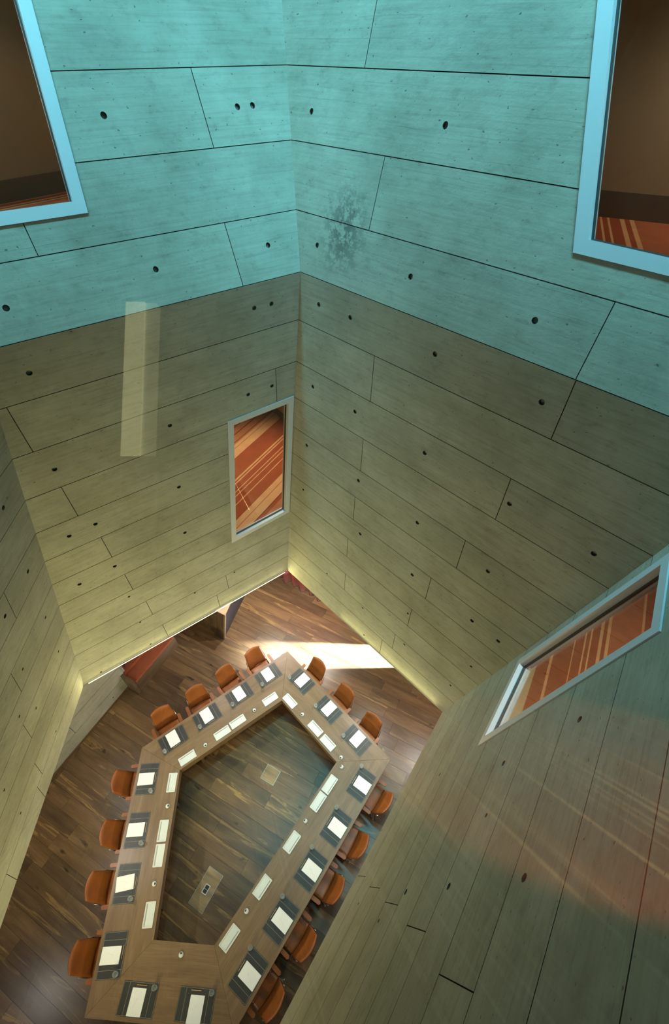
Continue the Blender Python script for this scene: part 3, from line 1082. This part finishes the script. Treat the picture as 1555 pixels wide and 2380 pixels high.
# ------------------------------------------------------------------ chairs
def make_chair():
    P = {}
    sw, sd = 0.47, 0.45

    def seat(u, v):
        x = (u - 0.5) * sw * (1.0 - 0.06 * v)
        y = -0.20 + v * sd
        z = 0.425 + 0.035 * v - 0.05 * max(0, v - 0.85) / 0.15 - 0.018 * math.sin(math.pi * u)
        return (x, y, z)
    P['seat'] = slab(seat, 10, 10, 0.032, lambda u, v: (0, 0, 1)), 'leather', True

    def back(u, v):
        w = 0.475 - 0.075 * v
        x = (u - 0.5) * w
        y = -0.205 - 0.235 * v - 0.015 * math.sin(math.pi * v) + 0.055 * (2 * u - 1) ** 2 * (0.4 + 0.6 * v)
        z = 0.445 + 0.40 * v + 0.012 * math.sin(math.pi * u) * v
        return (x, y, z)
    P['backrest'] = slab(back, 10, 10, 0.03, lambda u, v: (0, 0.86, 0.5)), 'leather', True
    for s in (-1, 1):
        pr = [(-0.10, 0.0), (-0.08, 0.028), (0.14, 0.03), (0.16, 0.0), (0.14, -0.028), (-0.08, -0.026)]
        poly = [(s * 0.285 + p[1] * 1.15, -0.09 + p[0]) for p in pr]
        P['armrest' + ('' if s < 0 else '_2')] = prism(ccw(poly), 0.60, 0.628), 'leather', False
        P['arm_support' + ('' if s < 0 else '_2')] = tube([(s * 0.20, 0.0, 0.415), (s * 0.26, -0.01, 0.42), (s * 0.285, -0.06, 0.46),
                                                           (s * 0.285, -0.08, 0.60)], 0.009, 8), 'chrome', True
        P['back_bracket' + ('' if s < 0 else '_2')] = tube([(s * 0.215, -0.10, 0.415), (s * 0.235, -0.20, 0.425), (s * 0.24, -0.235, 0.46),
                                                            (s * 0.228, -0.32, 0.62)], 0.008, 8), 'chrome', True
    P['under_frame'] = box(0, 0.02, 0.405, 0.34, 0.20, 0.016), 'steel', False
    P['column'] = lathe([(0.03, 0.07), (0.03, 0.22), (0.02, 0.225), (0.02, 0.40)], 14), 'chrome', True
    for k in range(4):
        a = math.radians(45 + 90 * k)
        c, s_ = math.cos(a), math.sin(a)
        P['base_leg' + ('' if k == 0 else '_%d' % (k + 1))] = tube([(0.025 * c, 0.025 * s_, 0.095), (0.18 * c, 0.18 * s_, 0.07), (0.335 * c, 0.335 * s_, 0.045)],
                                                                 [0.018, 0.015, 0.011], 8), 'chrome', True
        P['glide' + ('' if k == 0 else '_%d' % (k + 1))] = lathe([(0.012, 0.0), (0.026, 0.004), (0.026, 0.022), (0.014, 0.04)], 12, 0.335 * c, 0.335 * s_), 'chrome', True
    out = []
    for k, ((V, F), mt, sm) in P.items():
        nm = k.rstrip('_0123456789')
        me = bpy.data.meshes.new(nm)
        me.from_pydata([tuple(map(float, v)) for v in V], [], F)
        me.materials.append(M[mt])
        if sm:
            me.polygons.foreach_set('use_smooth', [True] * len(me.polygons))
        out.append((nm, me))
    return out


CH = make_chair()


def along(side, p, d):
    """point at distance d inside the outer edge, closest to plan point p"""
    a, b, e, n = EDGE[side]
    t = (np.array(p[:2]) - a) @ e
    return a + e * t + n * d, n, e


def place_chair(side, p, pull, label, turn=0.0):
    q, n, e = along(side, p, -pull)
    m = frame((q[0], q[1], 0), n) @ Matrix.Rotation(math.radians(turn), 4, 'Z')
    root = empty('swivel_chair', m)
    for nm, me in CH:
        link(nm, me, root)
    tag(root, label, 'chair', 'tan leather chairs around the table')
    return root


# ------------------------------------------------------------------ place settings
PADW, PADD = 0.55, 0.37
me_pad = bpy.data.meshes.new('desk_pad'); v, f = prism(rrect(PADW, PADD, 0.008, 2), 0.0, 0.005); me_pad.from_pydata(v, [], f); me_pad.materials.append(M['pad'])
me_st = bpy.data.meshes.new('stitching'); v, f = box(0, 0, 0.0053, 0.0035, PADD - 0.012, 0.0012); me_st.from_pydata(v, [], f); me_st.materials.append(M['stitch'])
me_rim = bpy.data.meshes.new('edge_stitching')
v, f = prism(rrect(PADW - 0.012, PADD - 0.012, 0.006, 2), 0.0048, 0.0056, [rrect(PADW - 0.018, PADD - 0.018, 0.005, 2)[::-1]]); me_rim.from_pydata(v, [], f); me_rim.materials.append(M['stitch'])
me_np = bpy.data.meshes.new('notepad'); v, f = prism(rrect(0.212, 0.298, 0.004, 2), 0.0, 0.006); me_np.from_pydata(v, [], f); me_np.materials.append(M['paper'])
sc = [(0.030, 0.035), (0.012, 0.045), (0.002, 0.020), (-0.012, 0.040), (-0.010, 0.0), (-0.030, -0.040), (-0.038, -0.075)]
me_sc = bpy.data.meshes.new('scribble')
V_, F_ = [], []
for k in range(len(sc) - 1):
    p, q = Vector(sc[k]), Vector(sc[k + 1])
    nn = Vector((-(q - p).y, (q - p).x)).normalized() * 0.0014
    b = len(V_)
    V_ += [(p.x + nn.x, p.y + nn.y, 0.0062), (p.x - nn.x, p.y - nn.y, 0.0062), (q.x - nn.x, q.y - nn.y, 0.0062), (q.x + nn.x, q.y + nn.y, 0.0062)]
    F_ += [(b, b + 1, b + 2, b + 3)]
me_sc.from_pydata(V_, [], F_); me_sc.materials.append(M['scribble'])
me_pc = bpy.data.meshes.new('pencil'); v, f = tube([(-0.085, 0, 0.0038), (0.072, 0, 0.0038)], 0.0038, 6); me_pc.from_pydata(v, [], f); me_pc.materials.append(M['pencil'])
me_pt = bpy.data.meshes.new('pencil_tip'); v, f = tube([(0.0721, 0, 0.0038), (0.088, 0, 0.0038)], [0.0038, 0.0006], 6); me_pt.from_pydata(v, [], f); me_pt.materials.append(M['pencil_tip'])
me_gl = bpy.data.meshes.new('water_glass')
v, f = lathe([(0.0, 0.0), (0.028, 0.0), (0.031, 0.004), (0.037, 0.105), (0.0345, 0.105), (0.0288, 0.012), (0.0, 0.011)], 24)
me_gl.from_pydata(v, [], f); me_gl.materials.append(M['tumbler']); me_gl.polygons.foreach_set('use_smooth', [True] * len(me_gl.polygons))

ORD = ['first', 'second', 'third', 'fourth', 'fifth']
SEATS = {
    'far left': [(622.6, 1568), (555.3, 1612.7), (480.5, 1663), (402.4, 1717.5)],
    'far right': [(702.5, 1582), (763.9, 1648.5), (830, 1718.6)],
    'right': [(840.5, 1822.7), (781, 1921.5), (721.5, 2018.8), (651, 2134), (576, 2263)],
    'left': [(341.8, 1810), (314, 1929), (291, 2053), (256, 2220)],
    'near': [(319.5, 2327.5), (453, 2342)],
}
REF = {'far left': 'far tip', 'far right': 'far tip', 'right': 'right hand corner', 'left': 'far left corner', 'near': 'left end'}
PULL = {'far left': 0.08, 'far right': -0.04, 'right': -0.03, 'left': -0.04}
rs = random.Random(11)
for side, pts in SEATS.items():
    for k, p in enumerate(pts):
        q, n, e = along(side, atz(*p, TZ), 0.238)
        where = '%s from %s, %s side' % (ORD[k], REF[side], side)
        m = frame((q[0], q[1], TZ), n)
        o = link('desk_pad', me_pad, None, m @ Matrix.Translation((0, 0, 0.0004)))
        tag(o, 'charcoal desk pad on the table, ' + where, 'desk pad', 'leather desk pads on the table')
        for sx in (-0.175, 0.175):
            link('stitching', me_st, o, Matrix.Translation((sx, 0, 0)))
        link('edge_stitching', me_rim, o)
        tw = rs.uniform(-1, 1)
        dx, dy = rs.uniform(-0.006, 0.006), rs.uniform(-0.004, 0.004)
        if side == 'left' and k == 2:
            tw = 7.0
        if side == 'near':
            dx, dy = (-0.01, -0.004) if k == 0 else (0.015, -0.02)
        o = link('notepad', me_np, None, m @ Matrix.Translation((dx, -0.025 + dy, 0.0064)) @ Matrix.Rotation(math.radians(tw), 4, 'Z'))
        tag(o, 'white notepad on desk pad, ' + where, 'notepad', 'notepads on the desk pads')
        link('scribble', me_sc, o)
        o = link('pencil', me_pc, None, m @ Matrix.Translation((rs.uniform(-0.02, 0.02), 0.152, 0.0064)) @ Matrix.Rotation(math.radians(rs.uniform(-1, 1)), 4, 'Z'))
        tag(o, 'wooden pencil above notepad, ' + where, 'pencil', 'pencils on the desk pads')
        link('pencil_tip', me_pt, o)
        gx, gy = (0.225, 0.135)
        if side == 'right':
            gx, gy = 0.245, 0.165
        if side == 'far right':
            gx, gy = 0.235, 0.16
        o = link('water_glass', me_gl, None, m @ Matrix.Translation((gx + rs.uniform(-.01, .01), gy + rs.uniform(-.01, .01), 0.0066)))
        tag(o, 'clear water glass, ' + where, 'glass', 'water glasses on the desk pads')
        if side in PULL:
            lab = 'tan leather armchair at table, %s' % where
            place_chair(side, q, PULL[side] + rs.uniform(-0.015, 0.02), lab, rs.uniform(-4, 4))

# white connection trays and round cable ports near the inner edge
TRL, TRW = 0.335, 0.165
tv, tf = join(prism(rrect(TRL, TRW, 0.012, 3), 0.0, 0.012, [rrect(TRL - 0.028, TRW - 0.028, 0.008, 3)[::-1]]),
              prism(rrect(TRL - 0.028, TRW - 0.028, 0.008, 3), 0.0, 0.005))
me_tr = bpy.data.meshes.new('connection_tray'); me_tr.from_pydata(tv, [], tf); me_tr.materials.append(M['white'])
me_sl = bpy.data.meshes.new('groove'); v, f = prism(rrect(TRL - 0.05, 0.014, 0.005, 3), 0.004, 0.0056); me_sl.from_pydata(v, [], f); me_sl.materials.append(M['slot'])
me_cp = bpy.data.meshes.new('cable_port')
v, f = lathe([(0.037, 0.0), (0.038, 0.008), (0.034, 0.022), (0.022, 0.031), (0.0, 0.034)], 24)
me_cp.from_pydata(v, [], f); me_cp.materials.append(M['white']); me_cp.polygons.foreach_set('use_smooth', [True] * len(me_cp.polygons))
me_co = bpy.data.meshes.new('opening')
v, f = lathe([(0.0125, 0.0), (0.0125, 0.010), (0.010, 0.0115)], 14); v = [(p[0] * 1.45, p[1], p[2]) for p in v]
me_co.from_pydata(v, [], f); me_co.materials.append(M['black'])
TRAYS = {'far left': [(628, 1624.5), (552.5, 1677), (516.5, 1703), (435.5, 1761)],
         'far right': [(674, 1629), (733, 1693), (762, 1726)],
         'right': [(766.5, 1823), (740, 1863), (678.5, 1957), (609.5, 2061), (534, 2180)],
         'left': [(399.5, 1818.5), (378.5, 1930.5), (369.5, 1988), (346.5, 2126)]}
PORTS = {'far left': [(591, 1650), (477, 1731)], 'far right': [(703, 1660), (793, 1760)],
         'right': [(794, 1782), (710, 1908), (573, 2118)], 'left': [(389, 1873), (358, 2054)], 'near': [(420.5, 2219)]}
for side, pts in TRAYS.items():
    for k, p in enumerate(pts):
        w = atz(*p, TZ + 0.012)
        a, b, e, n = EDGE[side]
        i, j = SIDES[side]
        ie = (In[j] - In[i]); ie = ie / np.linalg.norm(ie)
        nn = np.array([-ie[1], ie[0]])
        if nn @ n < 0:
            nn = -nn
        o = link('connection_tray', me_tr, None, frame((w[0], w[1], TZ + 0.0004), nn))
        link('groove', me_sl, o, Matrix.Translation((0, -TRW / 2 + 0.03, 0)))
        tag(o, 'flat white tray, %s from %s, %s side' % (ORD[k], REF[side], side), 'tray', 'white trays along the inner table edge')
for side, pts in PORTS.items():
    for k, p in enumerate(pts):
        w = atz(*p, TZ + 0.02)
        a, b, e, n = EDGE[side]
        o = link('cable_port', me_cp, None, frame((w[0], w[1], TZ + 0.0004), n))
        link('opening', me_co, o, Matrix.Translation((0.0, 0.014, 0.0225)) @ Matrix.Rotation(math.radians(-24), 4, 'X'))
        tag(o, 'round white cable port, %s from %s, %s side' % (ORD[k], REF[side], side) if len(pts) > 1 else
            'round white cable port with a black hole on the near side of the table', 'cable port', 'round cable ports on the table')

# ------------------------------------------------------------------ floor hatches inside the ring
def rect_from(px):
    P_ = [atz(*p, 0) for p in px]
    c = sum(P_) / 4
    ex = (P_[1] - P_[0] + P_[2] - P_[3]) / 2
    ey = (P_[0] - P_[3] + P_[1] - P_[2]) / 2
    return c, float(np.linalg.norm(ex)), float(np.linalg.norm(ey)), ex / np.linalg.norm(ex)


c, lx, ly, ex = rect_from([(623, 1776), (653, 1794), (634, 1826), (605, 1808)])
m = frame((c[0], c[1], 0), (-ex[1], ex[0]))
o = mesh('floor_hatch', *prism(rrect(lx, ly, 0.003, 1), 0.0008, 0.005, [rrect(lx - 0.012, ly - 0.012, 0.002, 1)[::-1]]), M['steel'], matrix=m)
tag(o, 'small square wooden floor hatch with a thin steel rim inside the table ring', 'floor hatch', 'floor hatches')
mesh('lid', *prism(rrect(lx - 0.014, ly - 0.014, 0.002, 1), 0.0008, 0.004), M['hatch'], o)
c, lx, ly, ex = rect_from([(487, 2012), (519, 2036), (470, 2125), (438, 2099)])
m = frame((c[0], c[1], 0), (-ex[1], ex[0]))
o = mesh('floor_hatch', *join(prism(rrect(lx, ly, 0.003, 1), 0.0008, 0.005, [rrect(lx - 0.012, ly - 0.012, 0.002, 1)[::-1]]),
                              box(0, 0, 0.003, lx - 0.012, 0.006, 0.004)), M['steel'], matrix=m)
tag(o, 'long two-part wooden floor hatch with a black socket box at its middle', 'floor hatch', 'floor hatches')
for s in (-1, 1):
    mesh('lid', *box(0, s * (ly / 4 - 0.0005), 0.0024, lx - 0.014, ly / 2 - 0.013, 0.003), M['hatch'], o)
so = mesh('socket_box', *prism(rrect(0.095, 0.15, 0.006, 2), 0.004, 0.010, [rrect(0.075, 0.125, 0.004, 2)[::-1]]), M['white'], o)
for s in (-1, 1):
    mesh('socket_flap', *box(0, s * 0.0315, 0.0055, 0.072, 0.056, 0.003), M['black'], so)

# ------------------------------------------------------------------ bench niche, counter, curtain
p0, p1 = atz(327, 1606, 0), atz(412, 1503, 0)
be = (p1 - p0) / np.linalg.norm(p1 - p0)
bn = np.array([be[1], -be[0], 0])           # towards the room
blen = float(np.linalg.norm(p1 - p0)) + 0.05
m = frame((p0[0], p0[1], 0), -bn)           # +y back into the niche, x along the bench
m = frame((p0[0], p0[1], 0), -bn)
sx = 1 if (m.to_3x3() @ Vector((1, 0, 0))).dot(Vector(be)) > 0 else -1
bench = empty('bench', m)
tag(bench, 'built-in oak bench with brown leather cushions under the back left wall', 'bench')
mesh('base', *box(sx * blen / 2, 0.30, 0.19, blen, 0.6, 0.38), M['joinery'], bench)
mesh('end_panel', *box(sx * -0.035, 0.32, 0.30, 0.07, 0.68, 0.60), M['joinery'], bench)
mesh('seat_cushion', *prism([(q[0] + sx * (blen / 2), q[1] + 0.155) for q in rrect(blen - 0.02, 0.30, 0.02, 3)], 0.381, 0.46), M['bench'], bench)
mesh('back_cushion', *prism([(q[0] + sx * (blen / 2), q[1] + 0.395) for q in rrect(blen - 0.02, 0.165, 0.02, 3)], 0.381, 0.56), M['bench'], bench)
mesh('back_panel', *box(sx * blen / 2, 0.54, 0.60, blen, 0.11, 0.44), M['dark'], bench)

# wooden counter
a0, a1, a2 = atz(521, 1485, 0), atz(566, 1392, 0), atz(470, 1448, 0)
zt = 1.0
t0 = atz(522, 1428, zt)
tr_ = atz(534, 1404, zt) - t0; tr_ = tr_ / np.linalg.norm(tr_)
tl = atz(506, 1420, zt) - t0; tl = tl / np.linalg.norm(tl)
dr = (a1 - a0); lr = np.linalg.norm(dr) * 1.5; dr = dr / np.linalg.norm(dr)
dl = (a2 - a0); ll = np.linalg.norm(dl) * 1.7; dl = dl / np.linalg.norm(dl)
cm = Matrix.Translation(Vector(a0))
counter = empty('counter', cm)
tag(counter, 'angular oak counter with a pale top near the back corner', 'counter')


def solid(lo, hi):
    n = len(lo)
    V = [tuple(p) for p in lo] + [tuple(p) for p in hi]
    return V, [tuple(range(n))[::-1], tuple(range(n, 2 * n))] + [(i, (i + 1) % n, (i + 1) % n + n, i + n) for i in range(n)]


b0 = np.zeros(3); h0 = t0 - a0
cin = dr * 0.5 + dl * 0.4
lo = [b0, b0 + dr * lr, b0 + dr * lr + dl * ll, b0 + dl * ll]
hi = [h0, h0 + tr_ * lr, h0 + tr_ * lr + tl * ll, h0 + tl * ll]
mesh('body', *solid(lo, hi), M['dark'], counter)
# vertical boards on the left face
nbd = 6
for k in range(nbd):
    f0, f1 = k / nbd + 0.003, (k + 1) / nbd - 0.003
    w_ = np.cross(h0, dl); w_ = w_ / np.linalg.norm(w_)
    if w_ @ dr > 0:
        w_ = -w_
    A = [dl * ll * f0, dl * ll * f1, h0 + tl * ll * f1, h0 + tl * ll * f0]
    mesh('board', *solid([p + w_ * 0.001 for p in A], [p + w_ * 0.022 for p in A]), M['joinery'], counter)
T = [h0 - dl * 0.02, h0 + tr_ * lr, h0 + tr_ * lr + tl * ll, h0 + tl * ll - dr * 0.02]
T[0] = h0 - tl * 0.03 - tr_ * 0.03
mesh('top', *solid([p + np.array([0, 0, 0.001]) for p in T], [p + np.array([0, 0, 0.03]) for p in T]), M['joinery_top'], counter)
wr = np.cross(h0, dr); wr = wr / np.linalg.norm(wr)
if wr @ dl > 0:
    wr = -wr
A = [b0, dr * 0.05, h0 + tr_ * 0.05, h0]
mesh('corner_post', *solid([p + wr * 0.001 for p in A], [p + wr * 0.018 for p in A]), M['joinery_top'], counter)

# red curtain
cs, ce_ = np.array([-1.75, 8.05]), np.array([0.2, 6.80])
V_, F_ = [], []
nseg = 120
ed = (ce_ - cs); ln = np.linalg.norm(ed); ed = ed / ln
en = np.array([-ed[1], ed[0]])
for k in range(nseg + 1):
    t = k / nseg * ln
    w = 0.075 * math.sin(t * 2 * math.pi / 0.27 + 0.5 * math.sin(t * 3)) + 0.02 * math.sin(t * 11)
    p = cs + ed * t + en * w
    for z in (0.015, 1.0, 2.0, 3.22):
        V_.append((p[0], p[1], z))
for k in range(nseg):
    for j in range(3):
        a = k * 4 + j
        F_.append((a, a + 4, a + 5, a + 1))
cu = mesh('curtain', V_, F_, M['curtain'], smooth=True)
sm = cu.modifiers.new('thickness', 'SOLIDIFY'); sm.thickness = 0.004
tag(cu, 'bright red pleated curtain hanging behind the back corner', 'curtain')
rail = mesh('curtain_rail', *tube([(*cs, 3.255), (*ce_, 3.255)], 0.015), M['steel'], cu)
